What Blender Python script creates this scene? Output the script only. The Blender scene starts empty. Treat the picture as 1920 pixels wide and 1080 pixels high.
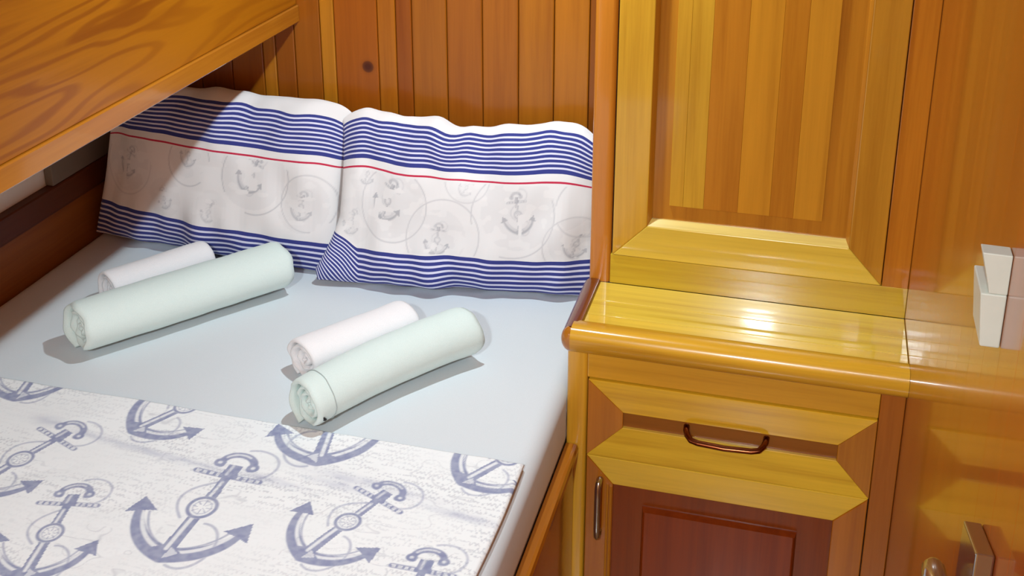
import bpy, bmesh, math, random
import numpy as np
from mathutils import Vector, noise

# ------------------------------------------------------------------ camera, world, lamps, exposure
S = 1.1            # one working unit in metres
H = 1.89           # camera height above the floor in metres
SC = bpy.context.scene
COL = SC.collection
random.seed(4)
RNG = np.random.default_rng(7)


def P(x, y, z):
    """working units (camera at the origin) -> metres (floor at z = 0)"""
    return Vector((x * S, y * S, z * S + H))


cam_data = bpy.data.cameras.new('camera')
cam = bpy.data.objects.new('camera', cam_data)
COL.objects.link(cam)
cam.location = P(0, 0, 0)
cam.rotation_euler = (math.radians(90 - 18.96), 0, math.radians(15.09))
cam_data.sensor_width = 36
cam_data.lens = 2190 / 1920 * 36
cam_data.shift_y = -340 / 1920
cam_data.clip_start = 0.02
SC.camera = cam

world = bpy.data.worlds.new('world')
SC.world = world
world.use_nodes = True
world.node_tree.nodes['Background'].inputs[0].default_value = (1, 1, 1, 1)
world.node_tree.nodes['Background'].inputs[1].default_value = 0.05

SC.view_settings.view_transform = 'Standard'
SC.view_settings.look = 'None'
SC.view_settings.exposure = 0.66
SC.view_settings.gamma = 1.0
SC.view_settings.use_curve_mapping = False

CEIL = 0.62
LAMP_A = dict(pos=(-0.50, 1.74), z=0.11, size=0.022, power=7.3)      # bracket lamp over the pillows
LAMP_B = dict(pos=(-0.14, -0.92), z=CEIL, size=0.07, power=62.0)     # ceiling lamp over the cabin sole
LAMP_COL = (0.82, 0.96, 1.03)

# ------------------------------------------------------------------ colours and node helpers


def lin(r, g, b):
    def f(c):
        c /= 255
        return c / 12.92 if c <= 0.04045 else ((c + 0.055) / 1.055) ** 2.4
    return (f(r), f(g), f(b), 1.0)


class NT:
    def __init__(self, name):
        self.m = bpy.data.materials.new(name)
        self.m.use_nodes = True
        self.t = self.m.node_tree
        self.b = self.t.nodes['Principled BSDF']

    def n(self, kind, **kw):
        nd = self.t.nodes.new(kind)
        for k, v in kw.items():
            setattr(nd, k, v)
        return nd

    def l(self, a, b):
        self.t.links.new(a, b)

    def val(self, sock, v):
        if hasattr(v, 'bl_rna') and isinstance(v, bpy.types.NodeSocket):
            self.l(v, sock)
        else:
            sock.default_value = v

    def math(self, op, a, b=0.0, c=None):
        nd = self.n('ShaderNodeMath', operation=op)
        self.val(nd.inputs[0], a)
        self.val(nd.inputs[1], b)
        if c is not None:
            self.val(nd.inputs[2], c)
        return nd.outputs[0]

    def mix(self, fac, a, b, blend='MIX'):
        nd = self.n('ShaderNodeMix', data_type='RGBA', blend_type=blend)
        self.val(nd.inputs[0], fac)
        self.val(nd.inputs[6], a)
        self.val(nd.inputs[7], b)
        return nd.outputs[2]

    def noise(self, vec, scale, detail=2.0, rough=0.5, dist=0.0):
        nd = self.n('ShaderNodeTexNoise')
        self.l(vec, nd.inputs['Vector'])
        nd.inputs['Scale'].default_value = scale
        nd.inputs['Detail'].default_value = detail
        nd.inputs['Roughness'].default_value = rough
        nd.inputs['Distortion'].default_value = dist
        return nd.outputs[0]

    def ramp(self, fac, stops):
        nd = self.n('ShaderNodeValToRGB')
        self.l(fac, nd.inputs[0])
        el = nd.color_ramp.elements
        while len(el) < len(stops):
            el.new(0.5)
        for e, (p, c) in zip(el, stops):
            e.position = p
            e.color = c if len(c) == 4 else (c[0], c[1], c[2], 1)
        return nd.outputs[0]

    def bump(self, h, strength, dist):
        nd = self.n('ShaderNodeBump')
        nd.inputs['Strength'].default_value = strength
        nd.inputs['Distance'].default_value = dist
        self.l(h, nd.inputs['Height'])
        self.l(nd.outputs[0], self.b.inputs['Normal'])

    def set(self, **kw):
        for k, v in kw.items():
            self.val(self.b.inputs[k], v)


def g(v):
    return (v, v, v, 1)


def wood(name, axis, rough=0.14, coat=0.6, waves=0.0, knots=(), ripple=0.12, grain=1.0, ground=False):
    """varnished softwood; grain runs along axis, base tint is the object's own colour"""
    w = NT(name)
    tc = w.n('ShaderNodeTexCoord').outputs['Object']
    oi = w.n('ShaderNodeObjectInfo')
    off = w.n('ShaderNodeVectorMath', operation='SCALE')
    comb = w.n('ShaderNodeCombineXYZ')
    w.l(oi.outputs['Random'], comb.inputs[0])
    w.l(w.math('MULTIPLY', oi.outputs['Random'], 3.7), comb.inputs[1])
    w.l(w.math('MULTIPLY', oi.outputs['Random'], 7.1), comb.inputs[2])
    w.l(comb.outputs[0], off.inputs[0])
    off.inputs['Scale'].default_value = 13.0
    add = w.n('ShaderNodeVectorMath', operation='ADD')
    w.l(tc, add.inputs[0])
    w.l(off.outputs[0], add.inputs[1])

    def stretched(k):
        mp = w.n('ShaderNodeMapping')
        sc = [1.0, 1.0, 1.0]
        sc['xyz'.index(axis)] = k
        mp.inputs['Scale'].default_value = sc
        w.l(add.outputs[0], mp.inputs['Vector'])
        return mp.outputs[0]
    v1 = stretched(0.035)
    fine = w.noise(v1, 260, 3, 0.6)
    mid = w.noise(v1, 42, 3, 0.6, 0.4)
    blot = w.noise(stretched(0.25), 6, 2, 0.5)
    base = oi.outputs['Color']
    dark = w.mix(1.0, base, (0.68, 0.56, 0.40, 1), 'MULTIPLY')
    lite = w.mix(1.0, base, (1.22, 1.25, 1.25, 1), 'MULTIPLY')
    f = w.math('ADD', w.math('MULTIPLY', mid, 0.75), w.math('MULTIPLY', fine, 0.25))
    f = w.math('ADD', f, w.math('MULTIPLY', w.math('SUBTRACT', blot, 0.5), 0.5))
    st = w.ramp(f, [(0.30, g(0.0)), (0.5, g(0.5)), (0.72, g(1.0))])
    c = w.mix(w.ramp(st, [(0.0, g(0.62 * grain)), (0.5, g(0.0))]), base, dark)
    c = w.mix(w.ramp(st, [(0.5, g(0.0)), (1.0, g(0.62 * grain))]), c, lite)
    if waves:
        ct = w.noise(stretched(0.13), 6.0, 2.5, 0.45, 0.4)
        sn = w.math('SINE', w.math('MULTIPLY', ct, 100.0))
        amt = w.ramp(w.noise(stretched(0.3), 4.0, 1, 0.5), [(0.3, g(0.30)), (0.6, g(waves))])
        c = w.mix(w.math('MULTIPLY', w.ramp(sn, [(0.0, g(0.0)), (0.85, g(1.0))]), amt), c, w.mix(1.0, base, (0.55, 0.36, 0.22, 1), 'MULTIPLY'))
        c = w.mix(w.ramp(w.noise(stretched(0.5), 3.0, 1, 0.5), [(0.5, g(0.0)), (0.72, g(0.55))]), c, lite)
    for (kx, ky, kz, r) in knots:
        d = w.n('ShaderNodeVectorMath', operation='SUBTRACT')
        w.l(tc, d.inputs[0])
        d.inputs[1].default_value = (kx, ky, kz)
        ln = w.n('ShaderNodeVectorMath', operation='LENGTH')
        w.l(d.outputs[0], ln.inputs[0])
        k = w.ramp(w.math('DIVIDE', ln.outputs['Value'], r), [(0.25, g(0.95)), (0.55, g(0.75)), (0.7, g(0.15)), (1.0, g(0.0))])
        c = w.mix(k, c, lin(70, 22, 6))
    w.l(c, w.b.inputs['Base Color'])
    w.set(Roughness=rough + 0.12)
    w.b.inputs['Coat Weight'].default_value = coat
    w.b.inputs['Coat Roughness'].default_value = rough * 0.55
    w.b.inputs['Specular IOR Level'].default_value = 0.4
    rp = w.noise(stretched(0.12), 22, 2, 0.5)
    bn = w.n('ShaderNodeBump')
    bn.inputs['Strength'].default_value = ripple
    bn.inputs['Distance'].default_value = 0.004
    w.l(rp, bn.inputs['Height'])
    w.l(bn.outputs[0], w.b.inputs['Normal'])
    w.l(bn.outputs[0], w.b.inputs['Coat Normal'])
    return w.m


KNOT = (-0.896, 2.17, -0.712)
WOOD = {a: wood('varnished_pine_' + a, a) for a in 'xyz'}
WOOD_TOP = wood('varnished_top', 'x', rough=0.07, coat=1.0, ripple=0.06)
WOOD_RAIL = wood('varnished_rail', 'x', rough=0.07, coat=1.0, ripple=0.06)
WOOD_WAVE = wood('varnished_wavy_board', 'y', waves=0.75, rough=0.3, coat=0.35)
WOOD_DARK = wood('dark_varnish', 'z', rough=0.2, coat=0.25)
WOOD_DULL = wood('dull_varnish', 'x', rough=0.25, coat=0.15)
WOOD_MATTE = wood('oiled_board', 'y', rough=0.45, coat=0.1)
WOOD_WALL = wood('varnished_wall', 'z', rough=0.22, coat=0.2)
WOOD_DOOR = wood('mirror_varnish', 'z', rough=0.12, coat=0.55, ripple=0.02)


def plain(name, col, rough=0.5, metal=0.0, coat=0.0, spec=0.5, bump=None):
    w = NT(name)
    w.set(**{'Base Color': col, 'Roughness': rough, 'Metallic': metal, 'Coat Weight': coat, 'Specular IOR Level': spec})
    if bump:
        tc = w.n('ShaderNodeTexCoord').outputs['Object']
        h = w.noise(tc, bump[0], 3, 0.6)
        w.bump(h, bump[1], bump[2])
        c = w.mix(w.ramp(h, [(0.3, g(0.0)), (0.7, g(1.0))]), col, tuple(x * 0.965 for x in col[:3]) + (1,))
        w.l(c, w.b.inputs['Base Color'])
    return w.m


WHITE_PLASTIC = plain('white_plastic', lin(206, 210, 198), 0.35, bump=(60, 0.02, 0.001))
CHROME = plain('polished_chrome', lin(178, 175, 170), 0.14, 0.95, bump=(40, 0.02, 0.001))
BRONZE = plain('brown_bronze', lin(120, 66, 40), 0.22, 1.0, bump=(40, 0.02, 0.001))
HULL_WHITE = plain('painted_hull', lin(240, 238, 228), 0.6, bump=(9, 0.05, 0.002))
HULL_SHADE = plain('hull_shade_grey', lin(128, 118, 104), 0.7, bump=(30, 0.05, 0.002))
CREAM = plain('cream_ceiling', lin(225, 222, 214), 0.6, bump=(12, 0.05, 0.002))
SOLE = wood('cabin_sole', 'y', rough=0.3)
BLACK = plain('black_thread', lin(18, 18, 20), 0.8, bump=(200, 0.1, 0.0005))
SEAM = plain('grey_stitching', lin(176, 186, 184), 0.9, bump=(400, 0.3, 0.0005))


def cloth(name, col, scale, strength, dist=0.002, spec=0.2):
    w = NT(name)
    tc = w.n('ShaderNodeTexCoord').outputs['Object']
    h = w.noise(tc, scale, 2, 0.6)
    big = w.noise(tc, scale * 0.03, 2, 0.5)
    w.l(w.mix(w.ramp(h, [(0.3, g(0.0)), (0.7, g(1.0))]), col, tuple(x * 0.94 for x in col[:3]) + (1,)), w.b.inputs['Base Color'])
    w.bump(w.math('ADD', h, w.math('MULTIPLY', big, 1.5)), strength, dist)
    w.set(Roughness=0.95)
    w.b.inputs['Specular IOR Level'].default_value = spec
    w.b.inputs['Sheen Weight'].default_value = 0.15
    return w.m


SHEET = cloth('white_cotton_sheet', lin(218, 225, 228), 900, 0.08, 0.0006)
TERRY_MINT = cloth('pale_mint_terry', lin(222, 238, 233), 700, 0.30, 0.0016)
TERRY_WHITE = cloth('white_terry', lin(243, 242, 243), 700, 0.30, 0.0016)

# ------------------------------------------------------------------ object helpers


def link(name, bm, mat, parent=None, tint=None, smooth=False, org=None):
    """bmesh in working units -> linked object in metres, origin at org (units) or at its centre"""
    vs = [P(*v.co) for v in bm.verts]
    if org is None:
        c = sum(vs, Vector()) / max(1, len(vs))
    else:
        c = P(*org)
    for v, p in zip(bm.verts, vs):
        v.co = p - c
    me = bpy.data.meshes.new(name)
    bm.to_mesh(me)
    bm.free()
    return link_mesh(name, me, mat, parent, tint, smooth, c)


def link_mesh(name, me, mat, parent=None, tint=None, smooth=False, c=Vector()):
    me.materials.append(mat)
    if smooth:
        me.polygons.foreach_set('use_smooth', [True] * len(me.polygons))
        if len(me.polygons) < 4000:
            me.set_sharp_from_angle(angle=math.radians(42))
    o = bpy.data.objects.new(name, me)
    COL.objects.link(o)
    base = Vector()
    q = parent
    while q is not None:
        base += q.location
        q = q.parent
    o.location = c - base
    o.parent = parent
    if tint is not None:
        o.color = lin(*tint)
    return o


def tag(o, label=None, cat=None, group=None, kind=None):
    if label:
        o['label'] = label
    if cat:
        o['category'] = cat
    if group:
        o['group'] = group
    if kind:
        o['kind'] = kind
    return o


def thing(name, loc, label, cat, group=None):
    o = bpy.data.objects.new(name, None)
    o.empty_display_size = 0.1
    COL.objects.link(o)
    o.location = P(*loc)
    return tag(o, label, cat, group)


def upright(bm):
    return [e for e in bm.edges if abs(e.verts[0].co.z - e.verts[1].co.z) > 1e-4]


def bevel(bm, w, seg=2, edges=None):
    if w:
        bmesh.ops.bevel(bm, geom=edges or bm.edges[:], offset=w, segments=seg, affect='EDGES', profile=0.5)
    return bm


def box(x0, x1, y0, y1, z0, z1, bw=0.0015, seg=2):
    bm = bmesh.new()
    v = [bm.verts.new((x, y, z)) for x in (x0, x1) for y in (y0, y1) for z in (z0, z1)]
    for q in ((0, 1, 3, 2), (4, 6, 7, 5), (0, 4, 5, 1), (2, 3, 7, 6), (0, 2, 6, 4), (1, 5, 7, 3)):
        bm.faces.new([v[i] for i in q])
    bmesh.ops.recalc_face_normals(bm, faces=bm.faces)
    return bevel(bm, bw, seg)


def round_post(x0, x1, y0, y1, z0, z1):
    bm = box(x0, x1, y0, y1, z0, z1, 0)
    return bevel(bm, 0.008, 4, upright(bm))


def prism_xz(poly, y0, y1, bw=0.0015, seg=2, slope=None):
    """polygon in the XZ plane extruded from y0 (front) to y1; slope: per-vertex set-back of the front"""
    bm = bmesh.new()
    slope = slope or [0] * len(poly)
    a = [bm.verts.new((x, y0 + s, z)) for (x, z), s in zip(poly, slope)]
    b = [bm.verts.new((x, y1, z)) for x, z in poly]
    bm.faces.new(a)
    bm.faces.new(b[::-1])
    n = len(poly)
    for i in range(n):
        bm.faces.new((a[i], b[i], b[(i + 1) % n], a[(i + 1) % n]))
    bmesh.ops.recalc_face_normals(bm, faces=bm.faces)
    return bevel(bm, bw, seg)


def sweep(profile, path_fn, n, closed=False):
    """profile: list of 2D points; path_fn(i, p) -> 3D; n stations; capped"""
    bm = bmesh.new()
    rings = [[bm.verts.new(path_fn(i, p)) for p in profile] for i in range(n)]
    m = len(profile)
    for i in range(n - 1):
        for j in range(m):
            bm.faces.new((rings[i][j], rings[i][(j + 1) % m], rings[i + 1][(j + 1) % m], rings[i + 1][j]))
    bm.faces.new(rings[0][::-1])
    bm.faces.new(rings[-1])
    bmesh.ops.recalc_face_normals(bm, faces=bm.faces)
    return bm


def tube(pts, r, seg=12, flat=1.0):
    """round bar through 3D points (units)"""
    pts = [Vector(p) for p in pts]
    bm = bmesh.new()
    rings = []
    last = None
    for i, p in enumerate(pts):
        t = (pts[min(i + 1, len(pts) - 1)] - pts[max(i - 1, 0)]).normalized()
        if last is None:
            a = t.cross(Vector((0, 0, 1)))
            if a.length < 0.2:
                a = t.cross(Vector((1, 0, 0)))
        else:
            a = last - t * last.dot(t)
        a.normalize()
        last = a
        b = a.cross(t)
        rr = r[i] if isinstance(r, (list, tuple)) else r
        rings.append([bm.verts.new(p + a * math.cos(2 * math.pi * k / seg) * rr + b * math.sin(2 * math.pi * k / seg) * rr * flat) for k in range(seg)])
    for i in range(len(rings) - 1):
        for k in range(seg):
            bm.faces.new((rings[i][k], rings[i][(k + 1) % seg], rings[i + 1][(k + 1) % seg], rings[i + 1][k]))
    bm.faces.new(rings[0][::-1])
    bm.faces.new(rings[-1])
    bmesh.ops.recalc_face_normals(bm, faces=bm.faces)
    return bm


def mitred(parent, name, x0, x1, z0, z1, ix0, ix1, iz0, iz1, yf, yb, tints, mats, sides='tblr', dip=0.0, bw=0.0012):
    """four mitred frame members; dip sets the inner edge back so that the frame is coved inward"""
    mem = dict(t=('rail', [(x0, z1), (x1, z1), (ix1, iz1), (ix0, iz1)], 'x'),
               b=('rail', [(x0, z0), (ix0, iz0), (ix1, iz0), (x1, z0)], 'x'),
               l=('stile', [(x0, z0), (x0, z1), (ix0, iz1), (ix0, iz0)], 'z'),
               r=('stile', [(x1, z0), (ix1, iz0), (ix1, iz1), (x1, z1)], 'z'))
    out = []
    for k in sides:
        nm, poly, ax = mem[k]
        sl = [dip if (ix0 - 1e-6 <= x <= ix1 + 1e-6 and iz0 - 1e-6 <= z <= iz1 + 1e-6) else 0.0 for x, z in poly]
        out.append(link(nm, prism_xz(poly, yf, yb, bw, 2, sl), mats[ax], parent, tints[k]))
    return out


# ------------------------------------------------------------------ key distances (working units)
FLOOR = -H / S
YB = 2.17          # plank wall behind the pillows
YW = 1.90          # wardrobe front
YN = 1.72          # nightstand front
XR = 0.1885        # varnished wall on the right
XL = -0.366        # left side of nightstand and wardrobe
XH = -1.55         # hull side
ZW = -1.0          # worktop
ZM = -1.12         # mattress top
YF = -1.7          # wall behind the camera

# ------------------------------------------------------------------ lamps (fixtures are built with the ceiling)


def lamp(name, cfg, label):
    x, y = cfg['pos']
    z = cfg['z']
    t = thing(name, (x, y, z), label, 'light')
    r = cfg['size'] / S
    ring = [(r * 1.02, -0.001), (r * 1.35, -0.001), (r * 1.4, -0.006), (r * 1.25, -0.012), (r * 1.02, -0.010)]
    bm = bmesh.new()
    N = 32
    rr = [[bm.verts.new((x + a * math.cos(2 * math.pi * i / N), y + a * math.sin(2 * math.pi * i / N), z + b)) for a, b in ring] for i in range(N)]
    for i in range(N):
        for j in range(len(ring)):
            bm.faces.new((rr[i][j], rr[i][(j + 1) % len(ring)], rr[(i + 1) % N][(j + 1) % len(ring)], rr[(i + 1) % N][j]))
    bmesh.ops.recalc_face_normals(bm, faces=bm.faces)
    link('trim_ring', bm, CHROME, t, smooth=True)
    ld = bpy.data.lights.new('lamp', 'AREA')
    ld.shape = 'DISK'
    ld.size = cfg['size'] * 2
    ld.energy = cfg['power']
    ld.color = LAMP_COL
    lo = bpy.data.objects.new('lamp', ld)
    COL.objects.link(lo)
    lo.location = P(x, y, z - 0.008) - t.location
    lo.parent = t
    return t


lamp('ceiling_light', LAMP_B, 'round ceiling light over the cabin sole')
wlamp = lamp('wall_lamp', LAMP_A, 'small round bracket lamp on the plank wall above the pillows')
lx, ly = LAMP_A['pos']
lz = LAMP_A['z']
link('arm', tube([(lx, YB - 0.001, lz + 0.03), (lx, ly + 0.04, lz + 0.03), (lx, ly + 0.01, lz + 0.022), (lx, ly, lz + 0.012)], 0.008, 12), CHROME, wlamp, smooth=True)
link('shade', tube([(lx, ly, lz + 0.0145), (lx, ly, lz - 0.0005)], [0.030, 0.060], 32), CHROME, wlamp, smooth=True)

# ------------------------------------------------------------------ the cabin shell


def structure(name, bm, mat, parent=None, tint=None):
    return tag(link(name, bm, mat, parent, tint), kind='structure')


structure('floor', box(XH, XR, YF, YB, FLOOR - 0.03, FLOOR, 0), SOLE, tint=(146, 98, 42))
structure('ceiling', box(XH - 0.03, XR + 0.03, YF - 0.03, YB + 0.03, CEIL, CEIL + 0.03, 0), WOOD_MATTE, tint=(208, 168, 108))
structure('wall_front', box(XH, XR, YF - 0.03, YF, FLOOR, CEIL, 0), WOOD['z'], tint=(186, 128, 42))
wl = structure('wall_left', box(XH - 0.03, XH, YF - 0.03, YB + 0.03, FLOOR, CEIL, 0), HULL_WHITE)
structure('shade_patch', box(XH + 0.0005, XH + 0.02, 1.95, YB - 0.001, -0.962, -0.912, 0.002), HULL_SHADE)  # thin grey box, its colour standing in for shade on the white hull

# back wall: tongue-and-groove planks, each its own piece
wb = structure('wall_back', box(XH, XL + 0.03, YB + 0.012, YB + 0.04, FLOOR, CEIL, 0), WOOD['z'], tint=(90, 45, 12))
edges = [-1.549, -1.44, -1.36, -1.285, -1.21, -1.135, -1.105, -1.06, -1.0, -0.968, -0.872, -0.832, -0.797, -0.722, -0.647, -0.572, -0.499, -0.428, -0.367]
tints = [(137, 75, 11), (137, 77, 12), (147, 84, 12), (137, 74, 11), (152, 88, 15), (180, 114, 24), (147, 79, 12), (154, 86, 14), (184, 118, 24),
         (162, 86, 12), (175, 103, 18), (149, 77, 12), (160, 92, 16), (158, 88, 16), (162, 92, 16), (169, 101, 18), (175, 105, 19), (137, 73, 11)]
KP = P(*KNOT)
for i, (a, b) in enumerate(zip(edges[:-1], edges[1:])):
    bm = box(a + 0.0006, b - 0.0006, YB, YB + 0.013, -1.3, CEIL - 0.002, 0.0025, 2)
    m = WOOD_WALL
    o = link('plank', bm, m, wb, tints[i])
    if a < KNOT[0] < b:
        c = KP - (o.location + wb.location)
        o.data.materials[0] = wood('varnished_knotty_plank', 'z', rough=0.22, coat=0.2, knots=[(c.x, c.y, c.z, 0.022)])

# right wall: mirror-varnished boards, running towards the camera
wr = structure('wall_right', box(XR + 0.012, XR + 0.04, YF, YB, FLOOR, CEIL, 0), WOOD['z'], tint=(90, 45, 12))
ys = [1.93, 1.83, 1.74, 1.66, 1.585, 1.51, 1.43, 1.35, 1.27, 1.19, 1.11, 1.03, 0.95, 0.86, 0.7, 0.5, 0.3, 0.1, -0.15, -0.4, -0.7, -1.0, -1.35, -1.695]
rt = [(166, 95, 19), (158, 86, 17), (163, 90, 17), (168, 97, 19), (163, 90, 15), (170, 99, 19), (164, 90, 15), (173, 99, 19), (166, 94, 17), (170, 95, 17), (166, 90, 15), (175, 86, 17), (168, 78, 14)]
for i, (b, a) in enumerate(zip(ys[:-1], ys[1:])):
    link('plank', box(XR, XR + 0.013, a + 0.0003, b - 0.0003, FLOOR, CEIL - 0.002, 0), WOOD_DOOR, wr, rt[min(i, len(rt) - 1)])

# ------------------------------------------------------------------ wardrobe above the nightstand
wd = thing('wardrobe', (-0.1, YW, FLOOR), 'tall varnished pine wardrobe with a framed door, rising behind the nightstand top', 'wardrobe')
HONEY = (196, 145, 43)
link('side_panel', box(XL, XL + 0.012, YW + 0.02, YB - 0.001, FLOOR, CEIL - 0.002), WOOD['z'], wd, (166, 106, 29))
link('corner_post', round_post(XL, -0.327, YW, YW + 0.02, ZW + 0.0003, CEIL - 0.002), WOOD['z'], wd, (196, 122, 34), smooth=True)
link('bottom_rail', box(-0.327, XR - 0.0003, YW, YW + 0.018, ZW + 0.0003, -0.9430, 0.0006), WOOD_RAIL, wd, (204, 172, 46))
link('right_stile', box(0.1450, XR - 0.0003, YW, YW + 0.018, -0.9435, CEIL - 0.002), WOOD['z'], wd, (190, 118, 28))
link('back_board', box(-0.33, XR - 0.002, YW + 0.03, YW + 0.04, ZW - 0.02, CEIL - 0.002), WOOD['z'], wd, (60, 30, 10))
D = bpy.data.objects.new('door', None)
COL.objects.link(D)
D.parent = wd
D.location = P(-0.32, YW, -0.94) - wd.location
dx0, dx1, dz0, dz1 = -0.3235, 0.1435, -0.9415, CEIL - 0.006
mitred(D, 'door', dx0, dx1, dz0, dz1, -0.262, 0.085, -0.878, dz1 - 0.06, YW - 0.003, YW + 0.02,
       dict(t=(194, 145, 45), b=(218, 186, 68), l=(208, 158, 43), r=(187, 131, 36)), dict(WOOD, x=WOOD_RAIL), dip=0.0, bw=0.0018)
# sloping inner moulding along the lower rail, catching the light
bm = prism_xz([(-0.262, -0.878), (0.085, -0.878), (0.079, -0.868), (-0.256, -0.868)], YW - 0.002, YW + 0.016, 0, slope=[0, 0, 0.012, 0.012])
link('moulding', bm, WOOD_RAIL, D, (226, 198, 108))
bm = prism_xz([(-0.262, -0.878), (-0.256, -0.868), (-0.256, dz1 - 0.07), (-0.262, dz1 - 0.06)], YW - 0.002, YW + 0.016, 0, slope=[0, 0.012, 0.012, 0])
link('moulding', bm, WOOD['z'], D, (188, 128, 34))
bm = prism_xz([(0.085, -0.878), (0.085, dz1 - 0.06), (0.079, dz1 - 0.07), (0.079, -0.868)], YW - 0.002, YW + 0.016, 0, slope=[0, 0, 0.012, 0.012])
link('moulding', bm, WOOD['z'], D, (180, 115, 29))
link('panel_margin', box(-0.258, 0.081, YW + 0.014, YW + 0.019, -0.873, dz1 - 0.062, 0), WOOD['z'], D, (182, 120, 30))
pe = [-0.226, -0.202, -0.166, -0.107, -0.052, -0.012, 0.037]
pt = [(200, 150, 41), (202, 154, 43), (184, 118, 29), (191, 130, 32), (182, 117, 27), (193, 133, 34)]
for i, (a, b) in enumerate(zip(pe[:-1], pe[1:])):
    link('panel_board', box(a + 0.0001, b - 0.0001, YW + 0.009, YW + 0.0145, -0.839, dz1 - 0.09, 0.0004, 1), WOOD['z'], D, pt[i])

# ------------------------------------------------------------------ nightstand
ns = thing('nightstand', (-0.1, YN, FLOOR), 'varnished pine nightstand with a drawer over a small door, between bed and right wall', 'nightstand')
link('side_panel', box(XL, XL + 0.012, YN + 0.02, YW - 0.002, FLOOR, ZW - 0.036), WOOD['z'], ns, (176, 112, 30))
link('corner_post', round_post(XL, -0.3295, YN, YN + 0.03, FLOOR, ZW - 0.036), WOOD['z'], ns, (216, 160, 42), smooth=True)
link('right_stile', box(0.150, XR - 0.0003, YN, YN + 0.02, FLOOR, ZW - 0.036), WOOD['z'], ns, (164, 93, 25))
link('top_rail', box(-0.3295, 0.1495, YN, YN + 0.02, -1.0905, ZW - 0.036), WOOD['x'], ns, (206, 150, 38))
link('back_board', box(-0.33, XR - 0.002, YN + 0.022, YN + 0.03, FLOOR, ZW - 0.05), WOOD['z'], ns, (50, 24, 8))
# top: three boards, a front nosing and a darker left edge moulding
tb = [1.724, 1.776, 1.829, YW - 0.0001]
for i, (a, b) in enumerate(zip(tb[:-1], tb[1:])):
    link('top_board', box(-0.346, XR - 0.0003, a + 0.0003, b - 0.0003, ZW - 0.03, ZW, 0.0012, 2), WOOD_TOP, ns,
         [(217, 180, 61), (219, 186, 65), (217, 183, 67)][i])


def nose_profile(r=0.019, top=0.006, inner=0.030):
    pts = [(inner, top * 0.1), (inner - 0.006, top * 0.8), (0.012, top)]
    for k in range(13):
        a = math.pi / 2 + math.pi * k / 12
        pts.append((r * math.cos(a) * 0.95, -0.0175 + (r + 0.0045) * math.sin(a)))
    pts += [(inner, -0.040)]
    return pts


prof = nose_profile()
xs = np.linspace(-0.358, XR - 0.0003, 24)


def front_nose(i, p):
    return (xs[i], YN - 0.003 + p[0], ZW + p[1])


link('front_nosing', sweep(prof, front_nose, len(xs)), WOOD['x'], ns, (212, 160, 42), smooth=True)
ysn = np.linspace(YN - 0.003, YW - 0.0005, 16)


def left_nose(i, p):
    return (-0.358 + (p[0] if p[0] < 0 else p[0] * 0.5), ysn[i], ZW + p[1] - 0.0006)


link('left_nosing', sweep(prof, left_nose, len(ysn)), WOOD['y'], ns, (112, 54, 10), smooth=True)
# rounded outer corner of the nosing
ca = np.linspace(0, math.pi / 2, 9)


def corner_nose(i, p):
    r = max(0.0, -p[0])
    return (-0.358 - r * math.sin(ca[i]), YN - 0.003 - r * math.cos(ca[i]), ZW + p[1])


prof_c = [p for p in prof if p[0] <= 0.0] + [(0.0, -0.04)]
link('nosing_corner', sweep(prof_c, corner_nose, len(ca)), WOOD['x'], ns, (172, 106, 24), smooth=True)

# drawer
DW = bpy.data.objects.new('drawer', None)
COL.objects.link(DW)
DW.parent = ns
DW.location = P(-0.09, YN, -1.17) - ns.location
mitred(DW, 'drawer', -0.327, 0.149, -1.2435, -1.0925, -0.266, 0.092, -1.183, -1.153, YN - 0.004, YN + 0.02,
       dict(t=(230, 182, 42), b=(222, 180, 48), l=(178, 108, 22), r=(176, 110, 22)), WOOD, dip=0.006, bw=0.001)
link('centre_panel', box(-0.268, 0.094, YN + 0.008, YN + 0.018, -1.186, -1.150, 0), WOOD_DULL, DW, (140, 82, 20))
hp = [(-0.157, YN + 0.009, -1.163), (-0.156, YN - 0.006, -1.163), (-0.153, YN - 0.016, -1.166), (-0.146, YN - 0.023, -1.170), (-0.134, YN - 0.025, -1.172), (-0.09, YN - 0.027, -1.173),
      (-0.046, YN - 0.025, -1.172), (-0.034, YN - 0.023, -1.170), (-0.027, YN - 0.016, -1.166), (-0.024, YN - 0.006, -1.163), (-0.023, YN + 0.009, -1.163)]
h = link('handle', tube(hp, 0.0052, 12, 0.8), BRONZE, DW, smooth=True)
h['label'] = 'brown metal bow handle'

# small door below the drawer
ND = bpy.data.objects.new('door', None)
COL.objects.link(ND)
ND.parent = ns
ND.location = P(-0.09, YN, -1.4) - ns.location
nz0 = FLOOR + 0.06
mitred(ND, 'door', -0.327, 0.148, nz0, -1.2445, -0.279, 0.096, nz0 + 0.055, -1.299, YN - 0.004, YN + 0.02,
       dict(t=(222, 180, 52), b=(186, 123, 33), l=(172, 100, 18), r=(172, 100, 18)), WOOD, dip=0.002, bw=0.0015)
link('panel_margin', box(-0.281, 0.098, YN + 0.010, YN + 0.016, nz0 + 0.05, -1.296, 0), WOOD_DARK, ND, (128, 56, 8))
bm = prism_xz([(-0.227, nz0 + 0.09), (-0.227, -1.342), (0.040, -1.342), (0.040, nz0 + 0.09)], YN + 0.002, YN + 0.012, 0.0)
front = [f for f in bm.faces if f.normal.y < -0.9]
r = bmesh.ops.inset_region(bm, faces=front, thickness=0.005, depth=0.0)
for f in front:
    for v in f.verts:
        v.co.y -= 0.006
r = bmesh.ops.inset_region(bm, faces=front, thickness=0.003, depth=0.0)
for f in front:
    for v in f.verts:
        v.co.y += 0.003
for v in bm.verts:
    if abs(v.co.y - (YN + 0.002)) < 1e-5:
        v.co.y += 0.006
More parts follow.
